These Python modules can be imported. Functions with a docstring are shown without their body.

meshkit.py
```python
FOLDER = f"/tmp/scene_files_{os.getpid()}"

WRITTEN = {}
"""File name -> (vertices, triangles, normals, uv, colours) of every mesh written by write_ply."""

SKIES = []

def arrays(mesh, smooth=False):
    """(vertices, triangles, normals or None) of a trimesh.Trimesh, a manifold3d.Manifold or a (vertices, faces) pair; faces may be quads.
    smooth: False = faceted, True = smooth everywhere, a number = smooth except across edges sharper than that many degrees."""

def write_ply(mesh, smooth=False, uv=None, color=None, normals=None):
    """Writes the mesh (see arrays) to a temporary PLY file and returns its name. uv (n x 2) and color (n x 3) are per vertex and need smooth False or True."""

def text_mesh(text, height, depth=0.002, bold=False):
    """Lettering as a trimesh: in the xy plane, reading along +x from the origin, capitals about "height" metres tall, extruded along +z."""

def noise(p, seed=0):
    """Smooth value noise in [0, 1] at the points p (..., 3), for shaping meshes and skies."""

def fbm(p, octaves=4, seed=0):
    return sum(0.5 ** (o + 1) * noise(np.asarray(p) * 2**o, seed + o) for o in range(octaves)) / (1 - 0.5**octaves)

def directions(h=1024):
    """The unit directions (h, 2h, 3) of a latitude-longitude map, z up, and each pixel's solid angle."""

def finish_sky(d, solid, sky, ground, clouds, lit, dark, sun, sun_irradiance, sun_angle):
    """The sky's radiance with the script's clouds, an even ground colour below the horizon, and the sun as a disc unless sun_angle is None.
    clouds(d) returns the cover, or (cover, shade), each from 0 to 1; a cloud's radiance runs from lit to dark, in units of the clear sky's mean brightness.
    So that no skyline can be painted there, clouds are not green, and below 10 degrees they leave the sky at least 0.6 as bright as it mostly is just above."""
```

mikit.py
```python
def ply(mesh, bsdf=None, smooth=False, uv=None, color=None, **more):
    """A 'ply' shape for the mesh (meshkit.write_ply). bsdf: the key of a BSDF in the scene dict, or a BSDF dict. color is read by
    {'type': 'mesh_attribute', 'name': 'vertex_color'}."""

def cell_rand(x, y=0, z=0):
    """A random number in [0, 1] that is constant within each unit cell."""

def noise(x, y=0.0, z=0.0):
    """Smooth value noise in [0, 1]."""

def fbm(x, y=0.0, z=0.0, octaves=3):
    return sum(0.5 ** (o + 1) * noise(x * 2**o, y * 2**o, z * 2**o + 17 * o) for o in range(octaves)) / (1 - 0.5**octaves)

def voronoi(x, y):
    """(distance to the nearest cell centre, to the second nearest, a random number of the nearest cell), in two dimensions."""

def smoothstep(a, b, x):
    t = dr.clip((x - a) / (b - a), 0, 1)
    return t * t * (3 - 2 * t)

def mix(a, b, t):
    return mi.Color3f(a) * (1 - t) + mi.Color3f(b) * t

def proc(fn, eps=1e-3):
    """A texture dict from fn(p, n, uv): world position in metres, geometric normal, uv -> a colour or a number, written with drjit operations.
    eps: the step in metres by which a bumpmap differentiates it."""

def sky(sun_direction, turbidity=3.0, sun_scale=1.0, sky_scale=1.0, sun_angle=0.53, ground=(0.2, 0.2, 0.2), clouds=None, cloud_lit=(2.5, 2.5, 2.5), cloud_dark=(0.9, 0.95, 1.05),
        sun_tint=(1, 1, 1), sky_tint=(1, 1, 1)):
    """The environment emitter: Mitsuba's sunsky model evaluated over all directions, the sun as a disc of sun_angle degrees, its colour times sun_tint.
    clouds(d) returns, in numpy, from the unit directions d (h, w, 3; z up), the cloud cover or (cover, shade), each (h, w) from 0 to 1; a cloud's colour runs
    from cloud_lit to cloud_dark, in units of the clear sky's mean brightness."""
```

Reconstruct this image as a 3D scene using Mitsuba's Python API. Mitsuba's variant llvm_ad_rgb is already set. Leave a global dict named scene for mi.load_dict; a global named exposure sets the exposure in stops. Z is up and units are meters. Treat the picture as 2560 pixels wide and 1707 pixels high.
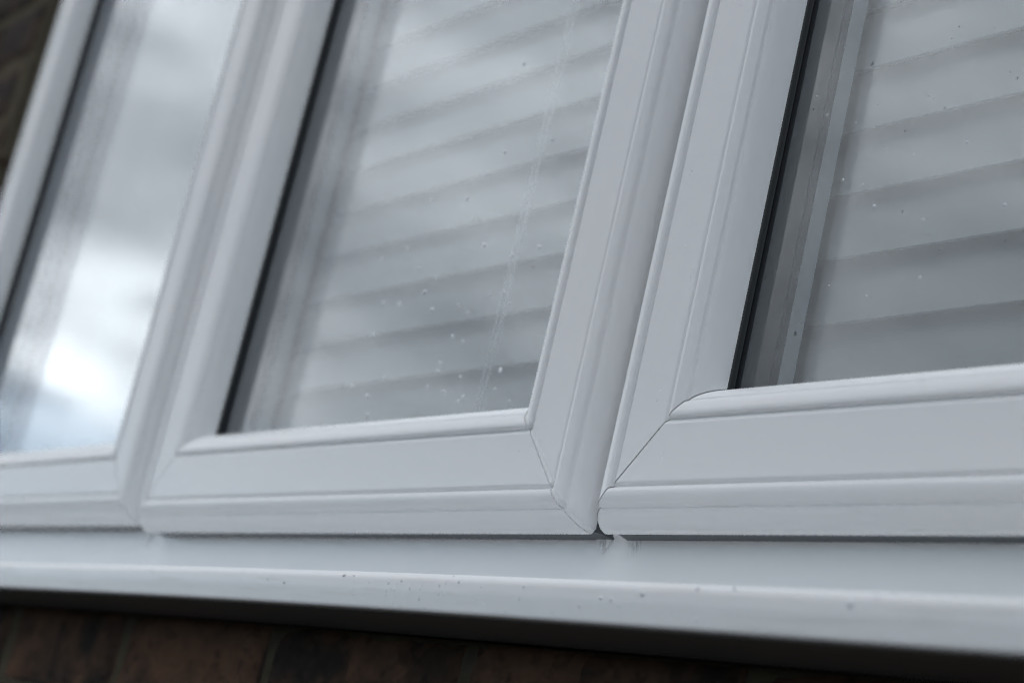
import math, random
import numpy as np, trimesh
import mitsuba as mi, mikit, meshkit
import drjit as dr
from mikit import noise, fbm, voronoi, smoothstep, mix, cell_rand

T = mi.ScalarTransform4f
S = 0.88                      # survey units to metres (a brick course is 72 mm, a stretcher 225 mm)
scene, labels = {}, {}

# ------------------------------------------------------------------ camera, sky, exposure
EYE = np.array([0.97232, -0.65807, -0.20973]) * S
FWD = np.array([-0.82375, 0.51256, 0.24233])
UP = np.array([0.07853, -0.32015, 0.94411])
scene['camera'] = {'type': 'thinlens', 'fov': 2 * math.degrees(math.atan(1280 / 4913.5)), 'fov_axis': 'x', 'aperture_radius': 0.0057 * S, 'focus_distance': 1.15 * S,
                   'near_clip': 0.01, 'far_clip': 400.0, 'to_world': T().look_at(origin=EYE.tolist(), target=(EYE + FWD).tolist(), up=UP.tolist())}


def clouds(d):
    """A closed, broken-textured cloud deck: brighter overhead, with a bright rim and a blue gap low in the west, where it ends."""
    el = np.degrees(np.arcsin(np.clip(d[..., 2], -1, 1)))
    k = 1.0 / (np.maximum(d[..., 2], 0) + 0.16)
    q = np.stack([d[..., 0] * k, d[..., 1] * k, 0 * k], -1)
    n = meshkit.fbm(q * 2.3 + [3.1, 7.7, 0.4], 5, seed=5)
    m = meshkit.fbm(q * 0.8 + [9.1, 2.2, 1.4], 3, seed=11)
    tex = meshkit.fbm(np.stack([d[..., 0], d[..., 1], d[..., 2] * 2.2], -1) * 9 + [1.3, 4.4, 2.5], 4, seed=3)
    west = np.clip(-(d[..., 0] * 0.93 + d[..., 1] * 0.37) / np.maximum(np.hypot(d[..., 0], d[..., 1]), 1e-6), -1, 1)
    low = np.clip(1 - (el - 22) / 45, 0, 1)
    az = np.degrees(np.arctan2(d[..., 1], d[..., 0]))
    blob = lambda a, e, wa, we: np.exp(-((az - a) / wa) ** 2 - ((el - e) / we) ** 2)
    u = 1.75 + 1.15 * np.clip(west, 0, 1) ** 8 * low + 0.95 * np.clip((el - 22) / 60, 0, 1)     # brightest towards the afternoon side
    u = u * (1 + 1.1 * (n - 0.5) + 0.5 * (m - 0.5)) * (1 - 0.16 * np.exp(-((az + 138) / 16) ** 2) * low)
    u = u * (1 - 0.56 * blob(-130, 17, 12, 5.0) - 0.30 * blob(-145, 13.5, 5, 3) + 0.30 * blob(-137, 25.5, 9, 3.5) - 0.16 * blob(-150, 20, 6, 6) + 0.05 * blob(-154, 22, 3, 1.6) - 0.40 * blob(-160, 16.3, 8, 2.3) - 0.22 * blob(-152, 12, 5.5, 3.2) * 1.25 - 0.02 * blob(-147, 17, 8, 5) - 0.10 * blob(-150, 23, 6, 4))   # grey banks and thinner patches
    fine = meshkit.fbm(d * [1, 1, 2.0] * 17 + [4.2, 1.1, 6.6], 4, seed=21)
    u = u * (1 + 0.85 * (fine - 0.5)) * (1 - 0.50 * np.clip(d[..., 0], 0, 1) * np.clip(1 - (el - 35) / 45, 0, 1))
    rim = np.exp(-((el - 10.4 - 5 * (tex - 0.5)) / 2.5) ** 2) * np.exp(-((az + 162 - 8 * (tex - 0.5)) / 5.5) ** 2)
    u = u + 2.7 * rim * np.clip(1.3 - 4.6 * np.abs(fine - 0.56), 0.1, 1)
    shade = np.clip((6.4 - u) / (6.4 - 0.94), 0, 1)
    cover = np.clip(0.25 + (el - 7.2) / 3.2 + 1.0 * (tex - 0.5), 0.3, 1)
    return cover, shade


scene['sky'] = mikit.sky([0.35, 0.75, 0.62], turbidity=3, sun_scale=0.1, sun_angle=14, clouds=clouds, cloud_lit=(6.25, 6.4, 6.55), cloud_dark=(0.87, 0.935, 1.03), ground=(0.05, 0.05, 0.05))
exposure = 2.56

# ------------------------------------------------------------------ materials
def rgb(r, g, b): return {'type': 'rgb', 'value': [r, g, b]}


def upvc_color(p, n, uv):
    a = fbm(p.x * 9, p.y * 9, p.z * 9, 3)
    f = noise(p.x * 900, p.y * 900, p.z * 900)
    speck = smoothstep(0.985, 0.995, f) * 0.25
    return mix((0.750, 0.762, 0.780), (0.790, 0.790, 0.786), a) * (1 - speck)


def upvc_bump(p, n, uv):
    return fbm(p.x * 45, p.y * 45, p.z * 20, 2)


def brick_color(p, n, uv):
    a = fbm(p.x * 28, p.y * 28, p.z * 28 + 3, 4)
    b = fbm(p.x * 110 + 5, p.y * 110, p.z * 110, 3)
    c = cell_rand(dr.floor(p.x / 0.1125 + 0.31), 3, dr.floor(p.z / 0.0724))
    col = mix((0.034, 0.026, 0.022), (0.165, 0.088, 0.054), smoothstep(0.22, 0.74, a + 0.3 * (c - 0.5)))
    col = mix(col, (0.012, 0.010, 0.010), smoothstep(0.50, 0.75, b) * 0.45)
    return mix(col, (0.11, 0.08, 0.055), smoothstep(0.66, 0.8, fbm(p.x * 60, p.y * 60, p.z * 60 + 9, 3)) * 0.45)


def brick_dark_color(p, n, uv):
    a = fbm(p.x * 28, p.y * 28, p.z * 28 + 3, 4)
    b = fbm(p.x * 130 + 5, p.y * 130, p.z * 130, 3)
    col = mix((0.028, 0.020, 0.016), (0.060, 0.036, 0.025), smoothstep(0.36, 0.64, a))
    return mix(col, (0.012, 0.010, 0.010), smoothstep(0.52, 0.72, b) * 0.8)


def mortar_color(p, n, uv):
    a = fbm(p.x * 60, p.y * 60, p.z * 60, 4)
    return mix((0.065, 0.058, 0.043), (0.16, 0.138, 0.098), a)


def rough_bump(p, n, uv): return fbm(p.x * 320, p.y * 320, p.z * 320, 3)
def sill_color(p, n, uv):
    a = fbm(p.x * 9, p.y * 9, p.z * 9, 3)
    base = mix((0.750, 0.762, 0.780), (0.790, 0.790, 0.786), a)
    g = smoothstep(0.55, 0.8, fbm(p.x * 14, p.y * 60, p.z * 160, 3))
    return mix(base, (0.55, 0.55, 0.50), g * 0.35)


def frame_color(p, n, uv):
    base = mix((0.750, 0.762, 0.780), (0.790, 0.790, 0.786), fbm(p.x * 9, p.y * 9, p.z * 9, 3))
    # grime washed out of the two mullion joints: streaks with their own outline
    out = mi.Float(0)
    for cx in (0.0150 * S, 0.0455 * S, -0.655 * S):
        w = dr.exp(-dr.square((p.x - cx - 0.35 * (p.z + 0.024 * S)) / 0.0042))
        streak = smoothstep(0.42, 0.62, noise(p.x * 1500 + p.z * 380, 0, p.z * 120))
        fade = smoothstep(-0.0335 * S, -0.0235 * S, p.z) * smoothstep(-0.018 * S, -0.0215 * S, p.z)
        out = dr.maximum(out, w * streak * fade)
    return mix(base, (0.06, 0.065, 0.055), out * 0.4)


def plastic(color, rough=0.28, bump=None, scale=0.00006):
    b = {'type': 'principled', 'base_color': color, 'roughness': rough, 'specular': 0.5}
    if bump is not None:
        b = {'type': 'bumpmap', 'nested_texture': mikit.proc(bump), 'scale': scale, 'bsdf': b}
    return {'type': 'twosided', 'bsdf': b}


scene['upvc'] = plastic(mikit.proc(upvc_color), 0.30, upvc_bump, 0.00004)
scene['sill_plastic'] = plastic(mikit.proc(sill_color), 0.26, upvc_bump, 0.00004)
scene['frame_plastic'] = plastic(mikit.proc(frame_color), 0.30)
scene['weld_plastic'] = plastic(rgb(0.80, 0.805, 0.81), 0.42)
scene['bead_plastic'] = plastic(rgb(0.76, 0.80, 0.835), 0.35)
scene['rubber'] = plastic(rgb(0.016, 0.018, 0.019), 0.45)
scene['gasket_grey'] = plastic(rgb(0.07, 0.080, 0.092), 0.5)
scene['gap_shade_grey'] = plastic(rgb(0.085, 0.094, 0.104), 0.5)  # grey that carries the shade of the gap behind the sash lip
scene['underside_shade_grey'] = plastic(rgb(0.22, 0.25, 0.27), 0.6)  # darker than the white sill: the shade beneath it, put into the colour
scene['spacer_black'] = plastic(rgb(0.030, 0.035, 0.041), 0.6)
for _i, _a in enumerate((0.25, 0.27, 0.29)): scene[f'slat_paint_{_i}'] = plastic(rgb(_a, _a * 1.05, _a * 1.05), 0.5)
scene['slat_paint'] = plastic(rgb(0.32, 0.335, 0.335), 0.5)
scene['blind_fabric'] = {'type': 'twosided', 'bsdf': {'type': 'diffuse', 'reflectance': rgb(0.13, 0.135, 0.14)}}
scene['cord_cotton'] = {'type': 'twosided', 'bsdf': {'type': 'diffuse', 'reflectance': rgb(0.62, 0.63, 0.63)}}
# the outer pane is one thin sheet; the inner one its two faces, 1.8 mm apart, the first with a reflective coating, each face's index set to the reflection of one glass surface
scene['glass'] = {'type': 'thindielectric', 'int_ior': 1.52, 'ext_ior': 1.0, 'specular_transmittance': rgb(0.968, 0.985, 0.988), 'specular_reflectance': rgb(0.92, 0.965, 1.0)}
scene['back_face'] = {'type': 'thindielectric', 'int_ior': 1.35, 'ext_ior': 1.0}
scene['coated_glass'] = {'type': 'thindielectric', 'int_ior': 1.58, 'ext_ior': 1.0, 'specular_transmittance': rgb(0.97, 0.985, 0.98), 'specular_reflectance': rgb(0.955, 0.985, 1.0)}
scene['water'] = {'type': 'roughdielectric', 'int_ior': 1.33, 'ext_ior': 1.0, 'alpha': 0.04, 'distribution': 'ggx'}
scene['water_painted_glint'] = {'type': 'principled', 'base_color': rgb(0.93, 0.95, 0.95), 'roughness': 0.15, 'specular': 0.6, 'clearcoat': 1.0}  # opaque white: the bright sky seen through clear drops, painted as base colour
scene['water_bright'] = {'type': 'principled', 'base_color': rgb(0.86, 0.87, 0.88), 'roughness': 0.05, 'specular': 0.8, 'clearcoat': 1.0, 'clearcoat_gloss': 0.95}
scene['water_on_white'] = {'type': 'principled', 'base_color': rgb(0.70, 0.725, 0.75), 'roughness': 0.05, 'specular': 0.8, 'clearcoat': 1.0, 'clearcoat_gloss': 0.95}
scene['brick_clay'] = {'type': 'twosided', 'bsdf': {'type': 'bumpmap', 'nested_texture': mikit.proc(rough_bump, 0.0004), 'scale': 0.0035, 'bsdf': {'type': 'principled', 'base_color': mikit.proc(brick_color), 'roughness': 0.85, 'specular': 0.25}}}
scene['brick_brown'] = {'type': 'twosided', 'bsdf': {'type': 'bumpmap', 'nested_texture': mikit.proc(rough_bump, 0.0004), 'scale': 0.0015, 'bsdf': {'type': 'principled', 'base_color': mikit.proc(brick_dark_color), 'roughness': 0.85, 'specular': 0.25}}}
scene['mortar'] = {'type': 'twosided', 'bsdf': {'type': 'diffuse', 'reflectance': mikit.proc(mortar_color)}}
scene['plaster'] = {'type': 'twosided', 'bsdf': {'type': 'diffuse', 'reflectance': rgb(0.53, 0.54, 0.55)}}
scene['asphalt'] = {'type': 'twosided', 'bsdf': {'type': 'diffuse', 'reflectance': mikit.proc(lambda p, n, uv: mix((0.016, 0.016, 0.017), (0.03, 0.03, 0.03), fbm(p.x * 30, p.y * 30, 0, 3)))}}


# ------------------------------------------------------------------ helpers
def unique(key):
    if key not in scene and key not in labels: return key
    i = 1
    while f'{key}_{i:03d}' in scene or f'{key}_{i:03d}' in labels: i += 1
    return f'{key}_{i:03d}'


def thing(name, label, cat, group=None, kind=None):
    k = unique(name)
    labels[k] = {'label': label, 'category': cat}
    if group: labels[k]['group'] = group
    return k


def part(name, parent, mesh, mat, smooth=35, label=None, world=None):
    k = unique(f'{parent}__{name}')
    if isinstance(mesh, dict): scene[k] = {**mesh}
    else:
        if isinstance(mesh, tuple): mesh = trimesh.Trimesh(np.asarray(mesh[0], float) * S, tri(mesh[1]), process=False)
        scene[k] = mikit.ply(mesh, mat, smooth=smooth)
    if world is not None: scene[k]['to_world'] = world
    if label: labels[k] = {'label': label}
    return k


def tri(f):
    f = np.asarray(f, int)
    return np.vstack([f[:, [0, 1, 2]], f[:, [0, 2, 3]]]) if f.shape[1] == 4 else f


def box(x0, x1, y0, y1, z0, z1):
    v = np.array([[x, y, z] for x in (x0, x1) for y in (y0, y1) for z in (z0, z1)], float)
    f = [[0, 1, 3, 2], [4, 6, 7, 5], [0, 4, 5, 1], [2, 3, 7, 6], [0, 2, 6, 4], [1, 5, 7, 3]]
    return v, f


def dense(pts, step=0.0009):
    """Rounds a polyline (Catmull-Rom), so that highlights roll over the mouldings; straight runs stay straight."""
    P = np.array(pts, float)
    out = [P[0]]
    for i in range(len(P) - 1):
        p0, p1, p2, p3 = P[max(i - 1, 0)], P[i], P[i + 1], P[min(i + 2, len(P) - 1)]
        n = max(1, min(8, int(np.linalg.norm(p2 - p1) / step)))
        if np.linalg.norm(p2 - p1) > 0.012: n, lin = 1, True
        else: lin = False
        for j in range(1, n + 1):
            t = j / n
            q = p1 + (p2 - p1) * t
            if not lin and n > 1:
                d0, d1 = np.linalg.norm(p1 - p0) + 1e-9, np.linalg.norm(p2 - p1)
                d2 = np.linalg.norm(p3 - p2) + 1e-9
                m1 = (p2 - p1) * 0.5 + (p1 - p0) * 0.5 * min(1, d1 / d0)
                m2 = (p2 - p1) * 0.5 + (p3 - p2) * 0.5 * min(1, d1 / d2)
                h = lambda t: (2 * t**3 - 3 * t**2 + 1, t**3 - 2 * t**2 + t, -2 * t**3 + 3 * t**2, t**3 - t**2)
                a = h(t)
                q = a[0] * p1 + a[1] * m1 + a[2] * p2 + a[3] * m2
            out.append(q)
    return np.array(out)


def sash_profile(wf):
    """(s, y): s runs from the outer groove of the flat face inwards, y into the wall. Ovolo on both sides of a flat face wf wide."""
    outer = [(-.0222, .0212), (-.0226, .0208), (-.0227, .0200), (-.0227, .0190), (-.0224, .0178), (-.0214, .0145), (-.0197, .0113), (-.0177, .0085), (-.0152, .0058), (-.0132, .0042), (-.0121, .0037),
             (-.0115, .0043), (-.0109, .0036), (-.0103, .0014), (-.0090, .0001), (-.0070, -.0007), (-.0045, -.0013), (-.0022, -.0014), (-.0009, -.0009), (-.0002, .0004), (.0003, .0018), (.0010, .0020), (.0017, .0008), (.0028, .0001), (.0040, 0.0)]
    inner = [(-.0040, 0.0), (-.0028, .0001), (-.0017, .0008), (-.0009, .0019), (-.0002, .0020), (.0001, .0012), (.0004, .0002), (.0008, -.0005), (.0018, -.0010), (.0034, -.0010), (.0054, -.0005), (.0074, .0002), (.0090, .0009), (.0101, .0016),
             (.0106, .0030), (.0111, .0036), (.0118, .0036), (.0129, .0043), (.0146, .0060), (.0166, .0086), (.0185, .0118), (.0203, .0155), (.0214, .0183), (.0219, .0200), (.0212, .0210)]
    return np.vstack([[(-.0120, .0214), (-.0218, .0214)], dense(outer), dense([(s + wf, y) for s, y in inner])])


def ring_side(prof, x0, x1, z0, z1, side, da=0.0, db=0.0, shift=0.0):
    """One mitred member of a rectangular frame: the profile run along a side; da, db draw the cut ends back from the mitre planes."""
    s, y = prof[:, 0], prof[:, 1] + shift
    o = np.zeros_like(s)
    if side == 'bottom': a, b = np.stack([x0 + s + da, y, z0 + s], 1), np.stack([x1 - s - db, y, z0 + s], 1)
    if side == 'top': a, b = np.stack([x1 - s - da, y, z1 - s], 1), np.stack([x0 + s + db, y, z1 - s], 1)
    if side == 'left': a, b = np.stack([x0 + s, y, z1 - s - da], 1), np.stack([x0 + s, y, z0 + s + db], 1)
    if side == 'right': a, b = np.stack([x1 - s, y, z0 + s + da], 1), np.stack([x1 - s, y, z1 - s - db], 1)
    n = len(s)
    v = np.vstack([a, b])
    i = np.arange(n - 1)
    f = np.stack([i, i + n, i + n + 1, i + 1], 1)
    return v, f


def weld(prof, x, z, sx, half, depth, seed):
    """The cleaned weld seam in a bottom corner: a narrow strip across the mitre, a little below the faces it joins, its edges uneven."""
    rnd = np.random.default_rng(seed)
    t = np.gradient(prof, axis=0)
    nrm = np.stack([-t[:, 1], t[:, 0]], 1)
    nrm /= np.linalg.norm(nrm, axis=1, keepdims=True) + 1e-9
    q = prof + nrm * depth
    s, y = q[:, 0], q[:, 1]
    cols = []
    for k in (-1.6, -0.85, 0.85, 1.6):
        w = half * k
        yy = y + (0 if abs(k) < 1 else 0.0004) + rnd.normal(0, depth * 0.08, len(s))
        # strip vertices: moved along the bottom rail for k<0 and along the stile for k>0
        if k < 0: cols.append(np.stack([x + sx * (s - w), yy, z + s], 1))
        else: cols.append(np.stack([x + sx * s, yy, z + s + w], 1))
    v = np.concatenate(cols)
    n = len(s)
    f = [np.stack([np.arange(n - 1) + c * n, np.arange(n - 1) + 1 + c * n, np.arange(n - 1) + 1 + (c + 1) * n, np.arange(n - 1) + (c + 1) * n], 1) for c in range(3)]
    return v, np.vstack(f)


def frame_ring(prof, x0, x1, z0, z1):
    vs, fs, at = [], [], 0
    for side in ('bottom', 'right', 'top', 'left'):
        v, f = ring_side(prof, x0, x1, z0, z1, side)
        vs.append(v); fs.append(f + at); at += len(v)
    return np.vstack(vs), np.vstack(fs)


# ------------------------------------------------------------------ the setting: ground, house wall, room
def struct(name, vf, mat, label, cat):
    scene[name] = mikit.ply(trimesh.Trimesh(np.asarray(vf[0], float), tri(vf[1]), process=False), mat)
    labels[name] = {'label': label, 'category': cat, 'kind': 'structure'}


struct('ground', (np.array([[-60, -60, -1.35], [60, -60, -1.35], [60, 60, -1.35], [-60, 60, -1.35]], float), [[0, 1, 2, 3]]), 'asphalt', 'dark asphalt ground in front of the house', 'ground')

XL, XR, ZT = -1.267, 0.665, 0.96
GAP = 0.05737
WM = 0.60733
YB = -0.014                   # the face of the brickwork
Y_FRAME = 0.0360              # the face of the fixed frame behind the sashes
Z_COURSE, H_COURSE, L_BRICK = -0.176, 0.0823, 0.2557

def room():
    parts = [box(-2.2, 1.9, 3.0, 3.1, -1.3, 1.6), box(-2.3, -2.2, 0.33, 3.1, -1.3, 1.6), box(1.9, 2.0, 0.33, 3.1, -1.3, 1.6), box(-2.3, 2.0, 0.33, 3.1, 1.6, 1.7), box(-2.3, 2.0, 0.33, 3.1, -1.4, -1.3)]
    vs, fs, at = [], [], 0
    for v, f in parts:
        vs.append(v); fs.append(np.array(f) + at); at += len(v)
    return np.vstack(vs) * S, np.vstack(fs)


struct('room_interior', room(), 'plaster', 'plain plastered room behind the windows', 'room')

wall = thing('brick_wall', 'dark brown brick wall with sandy mortar around and below the white windows', 'wall')
core, at = [[], []], 0
for b in (box(-6, 6, YB + 0.0035, 0.33, -1.53, -0.0985), box(-6, -1.297, YB + 0.0035, 0.33, -0.0985, 1.02), box(0.70, 6, YB + 0.0035, 0.33, -0.0985, 1.02), box(-6, 6, YB + 0.0035, 0.33, 1.02, 4.5)):
    core[0].append(b[0]); core[1].append(np.array(b[1]) + at); at += 8
part('mortar', wall, (np.vstack(core[0]), np.vstack(core[1])), 'mortar', False)


def brick_mesh(seed, l, h, d=0.06, mat='brick_clay'):
    nx, nz = 22, 9
    rnd = np.random.default_rng(seed)
    u, w = np.linspace(0, 1, nx), np.linspace(0, 1, nz)
    U, V = np.meshgrid(u, w, indexing='ij')
    x, z = (U - .5) * l, (V - .5) * h
    p = np.stack([x * 60 / 1.0 + seed * 9.1, z * 60, 0 * x + seed], -1)
    y = -0.0022 * (meshkit.fbm(p, 4, seed) - 0.5) * 2
    edge = np.minimum(np.minimum(U, 1 - U) * l, np.minimum(V, 1 - V) * h)
    y = y + 0.004 * np.clip(1 - edge / 0.006, 0, 1) ** 2
    jit = 0.0018 * (meshkit.fbm(p * 1.3 + 40, 3, seed + 7) - 0.5) * 2
    x, z = x + jit * (np.abs(U - .5) > .49), z + jit * (np.abs(V - .5) > .49)
    front = np.stack([x, y, z], -1).reshape(-1, 3)
    i, j = np.meshgrid(np.arange(nx - 1), np.arange(nz - 1), indexing='ij')
    a = (i * nz + j).ravel()
    f = [np.stack([a, a + nz, a + nz + 1, a + 1], 1)]
    loop = [i * nz for i in range(nx)] + [(nx - 1) * nz + j for j in range(1, nz)] + [i * nz + nz - 1 for i in range(nx - 2, -1, -1)] + [j for j in range(nz - 2, 0, -1)]
    back = front[loop].copy(); back[:, 1] = d
    m, n = len(front), len(loop)
    k = np.arange(n)
    f.append(np.stack([np.array(loop), m + k, m + (k + 1) % n, np.array(loop)[(k + 1) % n]], 1))
    return mikit.ply(trimesh.Trimesh(np.vstack([front, back]) * S, tri(np.vstack(f)), process=False), mat, smooth=40)


full = [brick_mesh(k, L_BRICK - 0.0115, H_COURSE - 0.0118) for k in range(6)]
dark = [brick_mesh(k + 20, L_BRICK - 0.0115, H_COURSE - 0.0118, mat='brick_brown') for k in range(4)]
rb = random.Random(4)
for c in range(-3, 14):
    z = Z_COURSE + (c + 0.5) * H_COURSE
    off = -0.0305 + (L_BRICK / 2 if c % 2 else 0.0)
    for k in range(-7, 6):
        x0, x1 = off + k * L_BRICK, off + (k + 1) * L_BRICK
        if z > -0.1 and x1 > -1.297 and x0 < 0.70: 
            if x0 < -1.34 and x1 > -1.297:                     # cut brick at the left reveal
                l = -1.297 - x0
                part('brick', wall, brick_mesh(60 + c, l - 0.006, H_COURSE - 0.0118, mat='brick_brown'), None, world=T().translate([S * (x0 + 0.0057 + (l - 0.006) / 2), S * YB, S * z]))
            continue
        if c < -1 and (x1 < -1.2 or x0 > 0.6): continue
        if x1 < -2.0 or x0 > 1.1 or (z > -0.05 and x0 > 0): continue
        part('brick', wall, rb.choice(dark if x1 < -1.2 or rb.random() < .15 else full), None, world=T().translate([S * (x0 + x1) / 2, S * (YB + rb.uniform(-.0012, .0012)), S * z]).rotate([0, 1, 0], rb.uniform(-.35, .35)))

# ------------------------------------------------------------------ the fixed frame
frame = thing('window_frame', 'white plastic outer frame with two mullions, set behind the three window sashes', 'window frame')
x_m = GAP / 2 - 0.0155
x_l = (-WM - 0.6655) / 2 - 0.026
part('bottom_member', frame, box(XL - 0.028, XR + 0.028, Y_FRAME, 0.088, -0.075, -0.006), 'frame_plastic', False, 'white strip of the outer frame between the sashes and the sill')
part('mullion', frame, box(0.004, GAP - 0.004, Y_FRAME, 0.088, -0.0059, ZT + 0.006), 'frame_plastic', False)
part('mullion', frame, box(-0.6655 + 0.004, -WM - 0.004, Y_FRAME, 0.088, -0.0059, ZT + 0.006), 'frame_plastic', False)
part('jamb', frame, box(XL - 0.029, XL - 0.006, Y_FRAME, 0.088, -0.0059, ZT + 0.006), 'frame_plastic', False)
part('jamb', frame, box(XR + 0.006, XR + 0.029, Y_FRAME, 0.088, -0.0059, ZT + 0.006), 'frame_plastic', False)
part('head', frame, box(XL - 0.029, XR + 0.029, Y_FRAME, 0.088, ZT + 0.0061, ZT + 0.06), 'frame_plastic', False)


def v_tab(cx, scale):
    """The V-shaped end of a mullion, welded into the bottom member: a raised lip with a bevelled edge."""
    P = np.array([(-.0165, -.0150), (.0165, -.0150), (.0072, -.0222), (.0003, -.0318), (-.0060, -.0235)]) * [scale, 1]
    Q = P * 0.80 + P.mean(0) * 0.20
    n = len(P)
    v = np.vstack([np.c_[cx + P[:, 0], np.full(n, Y_FRAME - 0.0001), P[:, 1]], np.c_[cx + Q[:, 0], np.full(n, Y_FRAME - 0.0013), Q[:, 1]]])
    k = np.arange(n)
    f = [np.stack([k, (k + 1) % n, n + (k + 1) % n], 1), np.stack([k, n + (k + 1) % n, n + k], 1), np.array([[n, n + i, n + i + 1] for i in range(1, n - 1)])]
    return v, np.vstack(f)


part('mullion_joint', frame, v_tab(x_m, 1.0), 'frame_plastic', False, 'V-shaped welded joint under the gap between middle and right windows')
part('mullion_joint', frame, v_tab(x_l, 0.9), 'frame_plastic', False)

# ------------------------------------------------------------------ the sill
sill = thing('window_sill', 'long white plastic window sill with a rounded wet front edge above the bricks', 'window sill')
sp = dense([(.0300, -.0600), (-.0660, -.0722), (-.0700, -.0733), (-.0712, -.0731), (-.0722, -.0735), (-.0755, -.0739), (-.0795, -.0746), (-.0822, -.0757), (-.0839, -.0774), (-.0847, -.0797), (-.0849, -.0825), (-.0850, -.0860), (-.0845, -.0940),
            (-.0843, -.0962), (-.0837, -.0974), (-.0827, -.0979), (-.0800, -.0980), (-.0100, -.0976), (.0300, -.0976)], 0.0006)
xs = np.linspace(-1.31, 0.76, 60)
BOW = np.polyfit([-.655, -.354, -.065, .09, .188, .253, .352, .46, -1.3, .9], [-.002, -.0006, .001, .0009, .0005, .0003, .0001, -.0007, -.002, -.001], 4)
def bow(x): return np.polyval(BOW, np.clip(x, -.9, .6))
sv = np.array([[x, y, z + bow(x)] for x in xs for y, z in sp])
n = len(sp)
ii, jj = np.meshgrid(np.arange(len(xs) - 1), np.arange(n - 1), indexing='ij')
a = (ii * n + jj).ravel()
part('cill_board', sill, (sv, np.stack([a, a + 1, a + n + 1, a + n], 1)), 'sill_plastic', 40)
scene['window_sill'] = scene.pop('window_sill__cill_board')
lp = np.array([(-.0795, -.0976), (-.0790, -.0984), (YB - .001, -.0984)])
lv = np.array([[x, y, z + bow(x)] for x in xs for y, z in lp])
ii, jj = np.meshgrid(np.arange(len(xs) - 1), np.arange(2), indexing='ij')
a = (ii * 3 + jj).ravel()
part('underside_shade_strip', sill, (lv, np.stack([a, a + 1, a + 4, a + 3], 1)), 'underside_shade_grey', False, 'underside of the white sill above the bricks, its shade put into a dark colour')  # added strip, coloured as the shaded underside of the white plastic

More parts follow.
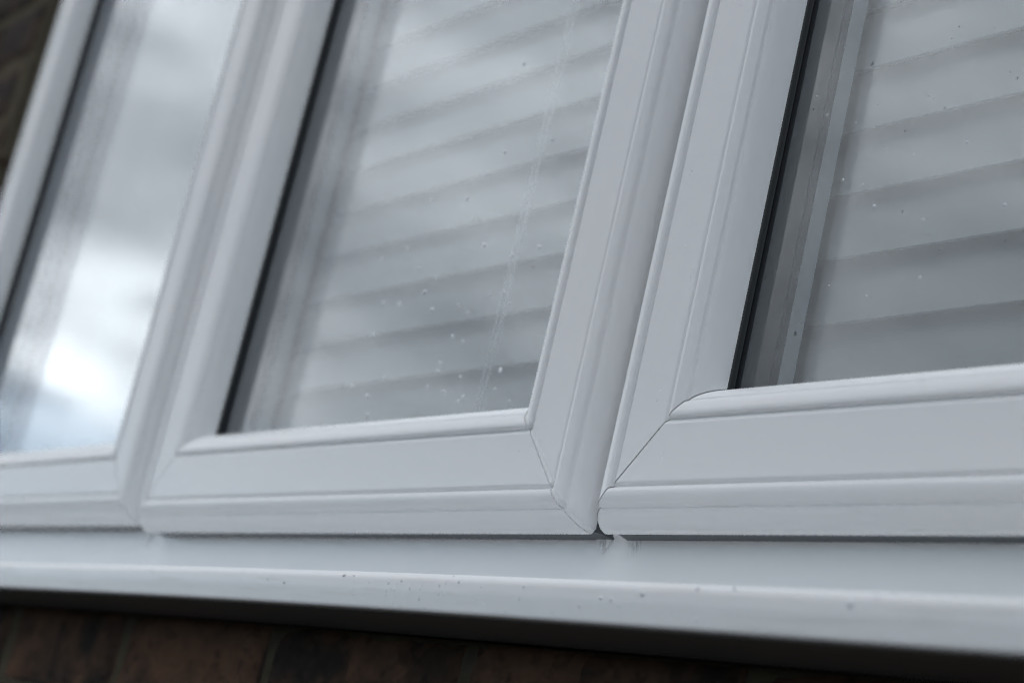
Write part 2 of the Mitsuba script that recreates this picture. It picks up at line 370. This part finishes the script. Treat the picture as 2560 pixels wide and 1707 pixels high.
def sheets(x0, x1, z0, z1, ys):
    v = np.array([p for y in ys for p in ((x0, y, z0), (x1, y, z0), (x1, y, z1), (x0, y, z1))])
    return v, np.array([[4 * k, 4 * k + 1, 4 * k + 2, 4 * k + 3] for k in range(len(ys))])


# ------------------------------------------------------------------ the three windows
def window(name, label, x0, x1, z0, wf, corners):
    t = thing(name, label, 'window', 'windows set side by side above one sill')
    pr = sash_profile(wf)
    (la, ld), (ra, rd) = corners
    z1 = ZT
    part('bottom_rail', t, ring_side(pr, x0, x1, z0, z1, 'bottom', la, ra), 'upvc', 28)
    part('stile', t, ring_side(pr, x0, x1, z0, z1, 'left', 0.0004, la), 'upvc', 28)
    part('stile', t, ring_side(pr, x0, x1, z0, z1, 'right', ra, 0.0004), 'upvc', 28)
    part('top_rail', t, ring_side(pr, x0, x1, z0, z1, 'top', 0.0004, 0.0004), 'upvc', 28)
    part('weld_seam', t, weld(pr, x0, z0, 1, la, ld, 1), 'weld_plastic', 50, 'mitred weld line across the corner of the sash')
    part('weld_seam', t, weld(pr, x1, z0, -1, ra, rd, 2), 'weld_plastic', 50, 'flattened weld band across the corner of the sash')
    e = wf - 0.040
    part('gap_shade_seal', t, frame_ring(np.array([(-.0130, .0217), (-.0211, .0217), (-.0208, .0240), (-.0210, .0300), (-.0221, .0357), (-.0130, .0357)]), x0, x1, z0, z1), 'gap_shade_grey', False)  # seal strip filling the gap; the shade under the lip is in its colour
    part('gasket', t, frame_ring(np.array([(.0590, .0206), (.0617, .0201), (.0624, .0205), (.0626, .0216), (.0626, .0232), (.0631, .0242), (.0628, .02475), (.0590, .02475)]) + [e, 0], x0, x1, z0, z1), 'rubber', 50)
    part('spacer_bar', t, frame_ring(np.array([(.0540, .0270), (.0646, .0270), (.0646, .0466), (.0540, .0466)]) + [e, 0], x0, x1, z0, z1), 'spacer_black', False)
    part('inner_gasket', t, frame_ring(np.array([(.0540, .0490), (.0644, .0490), (.0644, .0536), (.0634, .0541), (.0540, .0541)]) + [e, 0], x0, x1, z0, z1), 'gasket_grey', False)
    lin = [(.0540, .0542), (.0630, .0542), (.0630, .0568), (.0612, .0572), (.0603, .0640), (.0593, .0692), (.0575, .0706), (.0300, .0712), (-.004, .0712), (-.004, .0365)]
    part('inner_bead', t, frame_ring(np.array(lin) + [e, 0], x0, x1, z0, z1), 'bead_plastic', 20)
    g = .0560 + e
    part('glass_pane', t, sheets(x0 + g, x1 - g, z0 + g, z1 - g, (.0248,)), 'glass', False)
    inner = part('glass_pane', t, sheets(x0 + g, x1 - g, z0 + g, z1 - g, (.0468,)), 'coated_glass', False)
    part('inner_face', inner, sheets(x0 + g, x1 - g, z0 + g, z1 - g, (.0486,)), 'back_face', False)
    return t


window('window', 'blurred left window with bright cloud reflections and no slats behind its glass', XL, -0.6655, 0.006, 0.035, ((.0008, .0002), (.0012, .0002)))
window('window', 'middle window, slatted blind behind raindrop-speckled glass, broad weld at its lower right corner', -WM, 0.0, 0.0, 0.040, ((.0011, .00025), (.0028, .00035)))
window('window', 'sharply seen right window with grey blind slats behind dark-edged glass', GAP, XR, 0.0, 0.040, ((.00055, .00045), (.0012, .0003)))


# ------------------------------------------------------------------ blinds
def venetian(label, x0, x1, zref, pitch, cords, seed):
    t = thing('venetian_blind', label, 'blind', 'slatted blinds inside the windows')
    rnd = random.Random(seed)
    k0 = int(math.floor((0.02 - zref) / pitch))
    for k in range(k0, 24):
        z = zref + k * pitch
        if z > ZT + 0.02: break
        # cross-section: lower edge towards the glass, crowned, 3 mm thick
        w, th, ang = 0.0580, 0.0018, math.radians(68 + rnd.uniform(-.6, .6))
        c, s_ = math.cos(ang), math.sin(ang)
        top, bot = [], []
        for q in np.linspace(0, 1, 9):
            crown = 0.0030 * math.sin(math.pi * q)
            yy, zz = q * w * c - crown * s_, q * w * s_ + crown * c
            top.append((yy, zz)); bot.append((yy + th * s_, zz - th * c))
        loop = np.array(top + bot[::-1]) + [0.081, z]
        n = len(loop)
        v = np.vstack([np.c_[np.full(n, x0), loop], np.c_[np.full(n, x1), loop]])
        i = np.arange(n)
        f = np.stack([i, (i + 1) % n, n + (i + 1) % n, n + i], 1)
        part('slat', t, (v, f), f'slat_paint_{k * 2 % 3}', 40)
    for cx in cords:
        v, f = box(cx - .0005, cx + .0005, .0755, .0765, 0.03, ZT + 0.03)
        part('ladder_cord', t, (v, f), 'cord_cotton', False)
    part('head_rail', t, box(x0, x1, .076, .126, ZT + 0.03, ZT + 0.075), 'slat_paint', False)


venetian('white slatted blind behind the middle window, a pale cord near its right end', -WM + 0.017, -0.0185, .1633, .0416, (-.2345, -.2275), 1)
venetian('white slatted blind behind the right window, wide grey slats in sharp focus', GAP + 0.0165, XR - 0.0165, .1225, .0418, (), 2)
rb_ = thing('roller_blind', 'plain pale roller blind hanging behind the left window', 'blind')
part('cloth', rb_, box(XL + 0.012, -0.6655 - 0.012, .100, .1012, 0.0, ZT + 0.05), 'blind_fabric', False)
part('bottom_bar', rb_, box(XL + 0.012, -0.6655 - 0.012, .096, .1055, -0.02, -0.0001), 'slat_paint', False)

# ------------------------------------------------------------------ raindrops: (x, z, radius, stretch) on the sill's front, the panes and the sashes
NOSE = [(-0.0748, -0.0777, 0.00077, 1), (-0.063, -0.0774, 0.00056, 1), (-0.0529, -0.0812, 0.00033, 1), (-0.0575, -0.0813, 0.00033, 1.4), (-0.0634, -0.0818, 0.00025, 1), (-0.042, -0.081, 0.00035, 1), (-0.006, -0.0796, 0.00044, 1), (-0.0105, -0.0813, 0.00025, 1), (-0.0198, -0.081, 0.0004, 2), (-0.0197, -0.0853, 0.00027, 3.2), (-0.0198, -0.0883, 0.0003, 1), (-0.0113, -0.0848, 0.00029, 1.8), (0.0051, -0.0834, 0.00034, 2.6), (0.017, -0.081, 0.00029, 1), (0.0168, -0.0836, 0.00043, 1), (0.0172, -0.0774, 0.00036, 1), (0.0175, -0.0892, 0.00041, 2), (0.0361, -0.0811, 0.00043, 1.3), (0.0369, -0.0857, 0.00028, 3.4), (0.042, -0.0795, 0.00031, 2.6), (0.0456, -0.0756, 0.00047, 1), (0.0548, -0.0788, 0.00051, 1.4), (0.0431, -0.0861, 0.00025, 2.6), (-0.0625, -0.0868, 0.00025, 1), (-0.0586, -0.0884, 0.00028, 1.4), (-0.0593, -0.0923, 0.0003, 1), (-0.0542, -0.0921, 0.00025, 1), (-0.0446, -0.0911, 0.00025, 1), (-0.0091, -0.0884, 0.00034, 1), (-0.001, -0.0885, 0.00029, 1), (-0.0306, -0.0901, 0.00025, 1), (-0.0099, -0.093, 0.00025, 3), (-0.0007, -0.0933, 0.00025, 3), (0.0017, -0.0914, 0.00025, 1), (0.078, -0.0811, 0.00041, 1), (0.0728, -0.089, 0.00025, 2.4), (0.0835, -0.0905, 0.00025, 2.6), (0.0768, -0.0945, 0.0003, 1), (0.0976, -0.0938, 0.00032, 1), (0.106, -0.0935, 0.00045, 1), (0.0259, -0.0939, 0.00025, 2.4), (-0.0928, -0.0956, 0.00025, 1), (-0.0785, -0.0955, 0.00026, 1), (-0.021, -0.0959, 0.00025, 1), (0.0559, -0.0905, 0.00025, 2), (-0.059, -0.0855, 0.00025, 1), (-0.053, -0.0852, 0.00025, 1), (-0.0451, -0.0839, 0.00025, 1), (-0.0157, -0.0847, 0.00025, 1), (0.0179, -0.0821, 0.00025, 1), (0.0406, -0.0844, 0.00025, 1), (0.1183, -0.08, 0.00061, 1), (0.1167, -0.0865, 0.00038, 2), (0.1707, -0.0886, 0.00059, 1), (0.1874, -0.084, 0.00072, 1), (0.196, -0.0845, 0.00065, 1), (0.2029, -0.0876, 0.00043, 1), (0.2199, -0.0812, 0.00084, 1), (0.1481, -0.0924, 0.00045, 1), (-0.3537, -0.08, 0.00063, 1), (-0.5239, -0.0825, 0.0007, 1), (-0.2653, -0.0792, 0.00045, 1), (-0.2101, -0.0784, 0.00039, 1), (-0.1722, -0.0821, 0.00057, 1), (-0.1482, -0.0834, 0.00065, 1.6), (-0.2103, -0.0836, 0.00039, 1), (-0.1798, -0.0851, 0.00038, 1), (-0.1986, -0.0947, 0.00038, 1), (-0.1925, -0.0942, 0.00038, 1), (-0.1568, -0.0953, 0.00042, 1), (-0.1371, -0.095, 0.00051, 1), (0.2594, -0.0777, 0.00082, 1), (0.2846, -0.0767, 0.0008, 1), (0.3619, -0.0817, 0.00105, 1), (0.2639, -0.0918, 0.00047, 1), (0.3761, -0.0781, 0.00055, 1)]
MID = [(-0.1977, 0.3353, 0.00113, 1), (-0.1937, 0.2639, 0.00111, 1), (-0.1343, 0.2634, 0.00092, 1), (-0.231, 0.2329, 0.00097, 1), (-0.1912, 0.1914, 0.0011, 1), (-0.1505, 0.1788, 0.00107, 1), (-0.1188, 0.181, 0.00105, 1), (-0.3029, 0.2022, 0.00117, 1), (-0.2762, 0.1833, 0.00099, 1), (-0.2466, 0.1726, 0.00081, 1), (-0.2598, 0.1628, 0.0013, 1), (-0.2423, 0.1477, 0.00112, 1), (-0.1501, 0.1521, 0.00084, 1), (-0.3189, 0.1605, 0.00101, 1), (-0.2936, 0.1574, 0.00099, 1), (-0.1918, 0.1399, 0.00086, 1), (-0.3217, 0.1349, 0.00126, 1), (-0.2044, 0.1235, 0.00102, 1), (-0.1892, 0.1183, 0.00085, 1), (-0.3393, 0.1989, 0.00102, 1), (-0.2141, 0.215, 0.00072, 1), (-0.2838, 0.2395, 0.00083, 1), (-0.2075, 0.1476, 0.00071, 1), (-0.1661, 0.1508, 0.00069, 1), (-0.1395, 0.1424, 0.00075, 1), (-0.2123, 0.1042, 0.00092, 1), (-0.2134, 0.0981, 0.00092, 1), (-0.1806, 0.0915, 0.00083, 1), (-0.131, 0.0928, 0.00117, 1.4), (-0.1982, 0.0818, 0.00099, 1), (-0.1701, 0.0764, 0.0009, 1), (-0.1758, 0.0736, 0.00075, 1), (-0.3353, 0.0944, 0.00107, 1), (-0.307, 0.0849, 0.00122, 1), (-0.1112, 0.0701, 0.00065, 1), (-0.2995, 0.0692, 0.00113, 1), (-0.1323, 0.0798, 0.00066, 1), (-0.2877, 0.0982, 0.00072, 1), (-0.2218, 0.0873, 0.0007, 1)]
RIGHT = [(0.14, 0.2461, 0.00041, 1), (0.14, 0.2423, 0.00059, 1), (0.1395, 0.2341, 0.00059, 1.3), (0.1525, 0.228, 0.00073, 1.4), (0.1822, 0.2541, 0.00116, 1.3), (0.178, 0.2187, 0.00072, 1), (0.1768, 0.1837, 0.00093, 1), (0.1938, 0.2266, 0.00053, 1), (0.2462, 0.2622, 0.00062, 1), (0.2423, 0.2566, 0.00069, 1), (0.272, 0.2556, 0.00054, 1), (0.2954, 0.2216, 0.00079, 1), (0.2468, 0.2141, 0.00061, 1), (0.2194, 0.2057, 0.00069, 1), (0.2674, 0.1908, 0.0008, 1), (0.1938, 0.1783, 0.00063, 1), (0.2328, 0.2243, 0.00062, 1), (0.2367, 0.2216, 0.00048, 1), (0.2064, 0.1989, 0.00049, 1), (0.23, 0.1903, 0.00048, 1), (0.1941, 0.2126, 0.00039, 1), (0.2893, 0.2265, 0.00046, 1), (0.2064, 0.1636, 0.00108, 1), (0.2459, 0.1501, 0.00092, 1), (0.3019, 0.1502, 0.00094, 1), (0.3065, 0.1303, 0.00082, 1), (0.2627, 0.1309, 0.00079, 1), (0.2514, 0.117, 0.00086, 1), (0.1764, 0.1836, 0.00086, 1), (0.1536, 0.1475, 0.00056, 1), (0.1546, 0.1268, 0.00056, 1), (0.1624, 0.0938, 0.00134, 1), (0.2139, 0.1105, 0.00076, 1), (0.2294, 0.1571, 0.0007, 1), (0.1347, 0.1341, 0.00056, 1), (0.1826, 0.1202, 0.00054, 1), (0.1653, 0.0996, 0.00055, 1)]
JAMB = [(0.0708, 0.2572, 0.00037, 1), (0.0707, 0.2534, 0.00037, 1), (0.0715, 0.3075, 0.00038, 1), (0.0824, 0.3036, 0.00045, 1), (0.069, 0.1972, 0.00053, 1), (0.0675, 0.195, 0.00041, 1), (0.0791, 0.1473, 0.00052, 1), (0.0784, 0.1416, 0.00036, 1), (0.0905, 0.1312, 0.00044, 1), (0.0901, 0.1267, 0.00044, 1), (0.066, 0.1038, 0.00044, 1), (0.0664, 0.1078, 0.0004, 1), (0.0848, 0.0573, 0.00047, 1), (0.0835, 0.0516, 0.00055, 1), (0.1001, 0.0201, 0.00042, 1), (0.0998, 0.0165, 0.0005, 1.5), (-0.0736, 0.0311, 0.00035, 1), (-0.0475, 0.0255, 0.00043, 1.5), (-0.0892, 0.0267, 0.0004, 1), (-0.4237, 0.0281, 0.00075, 1), (-0.2949, 0.0163, 0.0005, 1), (-0.295, 0.0288, 0.0004, 1)]


def drop_mesh(seed, mat='water'):
    """A bead of water clinging to an upright face (normal -y): flat behind, domed in front, hanging a little."""
    nr, na = 6, 16
    rnd = np.random.default_rng(seed)
    ph = rnd.uniform(0, 6.28, 3)
    v, f = [[0, -0.55, -0.08]], []
    for i in range(1, nr + 1):
        t = i / nr
        for k in range(na):
            a = 2 * math.pi * k / na
            w = 1 + 0.08 * math.sin(2 * a + ph[0]) + 0.06 * math.sin(3 * a + ph[1])
            hang = 1 - 0.22 * math.sin(a) * t
            v.append([t * w * math.cos(a) * hang, -0.55 * (1 - t ** 2.2) ** 0.8 + (0.02 if i == nr else 0), t * w * math.sin(a) - 0.12 * (1 - t)])
    for k in range(na): f.append([0, 1 + (k + 1) % na, 1 + k])
    for i in range(nr - 1):
        for k in range(na):
            a, b = 1 + i * na + k, 1 + i * na + (k + 1) % na
            f += [[a, b, b + na], [a, b + na, a + na]]
    if mat == 'water':                                   # a closed lens on the glass; on plastic the dome alone
        v.append([0, 0.02, 0])
        e, c = 1 + (nr - 1) * na, len(v) - 1
        for k in range(na): f.append([e + k, e + (k + 1) % na, c])
    m = trimesh.Trimesh(np.array(v, float), np.array(f), process=False)
    if m.face_normals[0][1] > 0: m.invert()
    return mikit.ply(m, mat, smooth=60)


DROPS = [drop_mesh(k) for k in range(5)]
PALE = [drop_mesh(k, 'water_painted_glint') for k in range(3)]
WET = [drop_mesh(k + 9, ('water_on_white', 'water_bright')[k % 2]) for k in range(6)]
nose = np.array([(y, z) for y, z in sp if z > -.0979 and y < -.0700][0:])
nz = np.argsort(nose[:, 1])


def add_drops(places, label, group, y_of, seed, size=1.2, kinds=DROPS, tall=1.0):
    rnd = random.Random(seed)
    for x, z, r, e in places:
        k = unique('raindrop')
        y = y_of(x, z)
        lean = rnd.uniform(-14, 4) if e > 1.3 else rnd.uniform(-40, 40)
        scene[k] = {**rnd.choice(kinds), 'to_world': T().translate([S * x, S * y - 0.00001, S * z]).rotate([0, 1, 0], -lean).scale([size * S * r, tall * size * S * r, size * S * r * e])}
        labels[k] = {'label': label, 'category': 'raindrop', 'group': group}


add_drops(NOSE, 'clear raindrop clinging to the front edge of the white sill', 'raindrops on the sill front', lambda x, z: float(np.interp(z - bow(x), nose[nz, 1], nose[nz, 0])), 1, 1.6, WET, 1.5)
add_drops(MID, 'tiny raindrop speck on the glass of the middle window, its sky glint put into a pale colour', 'raindrops on the middle window glass', lambda x, z: 0.0248, 2, 1.45, PALE, 1.4)
add_drops(RIGHT, 'small grey raindrop on the glass of the right window', 'raindrops on the right window glass', lambda x, z: 0.0248, 3, 1.0, DROPS * 2 + WET)
add_drops(JAMB, 'faint tiny raindrop on the flat white face of a window sash', 'raindrops on the sash faces', lambda x, z: 0.0, 4, 1.2, WET, 1.3)
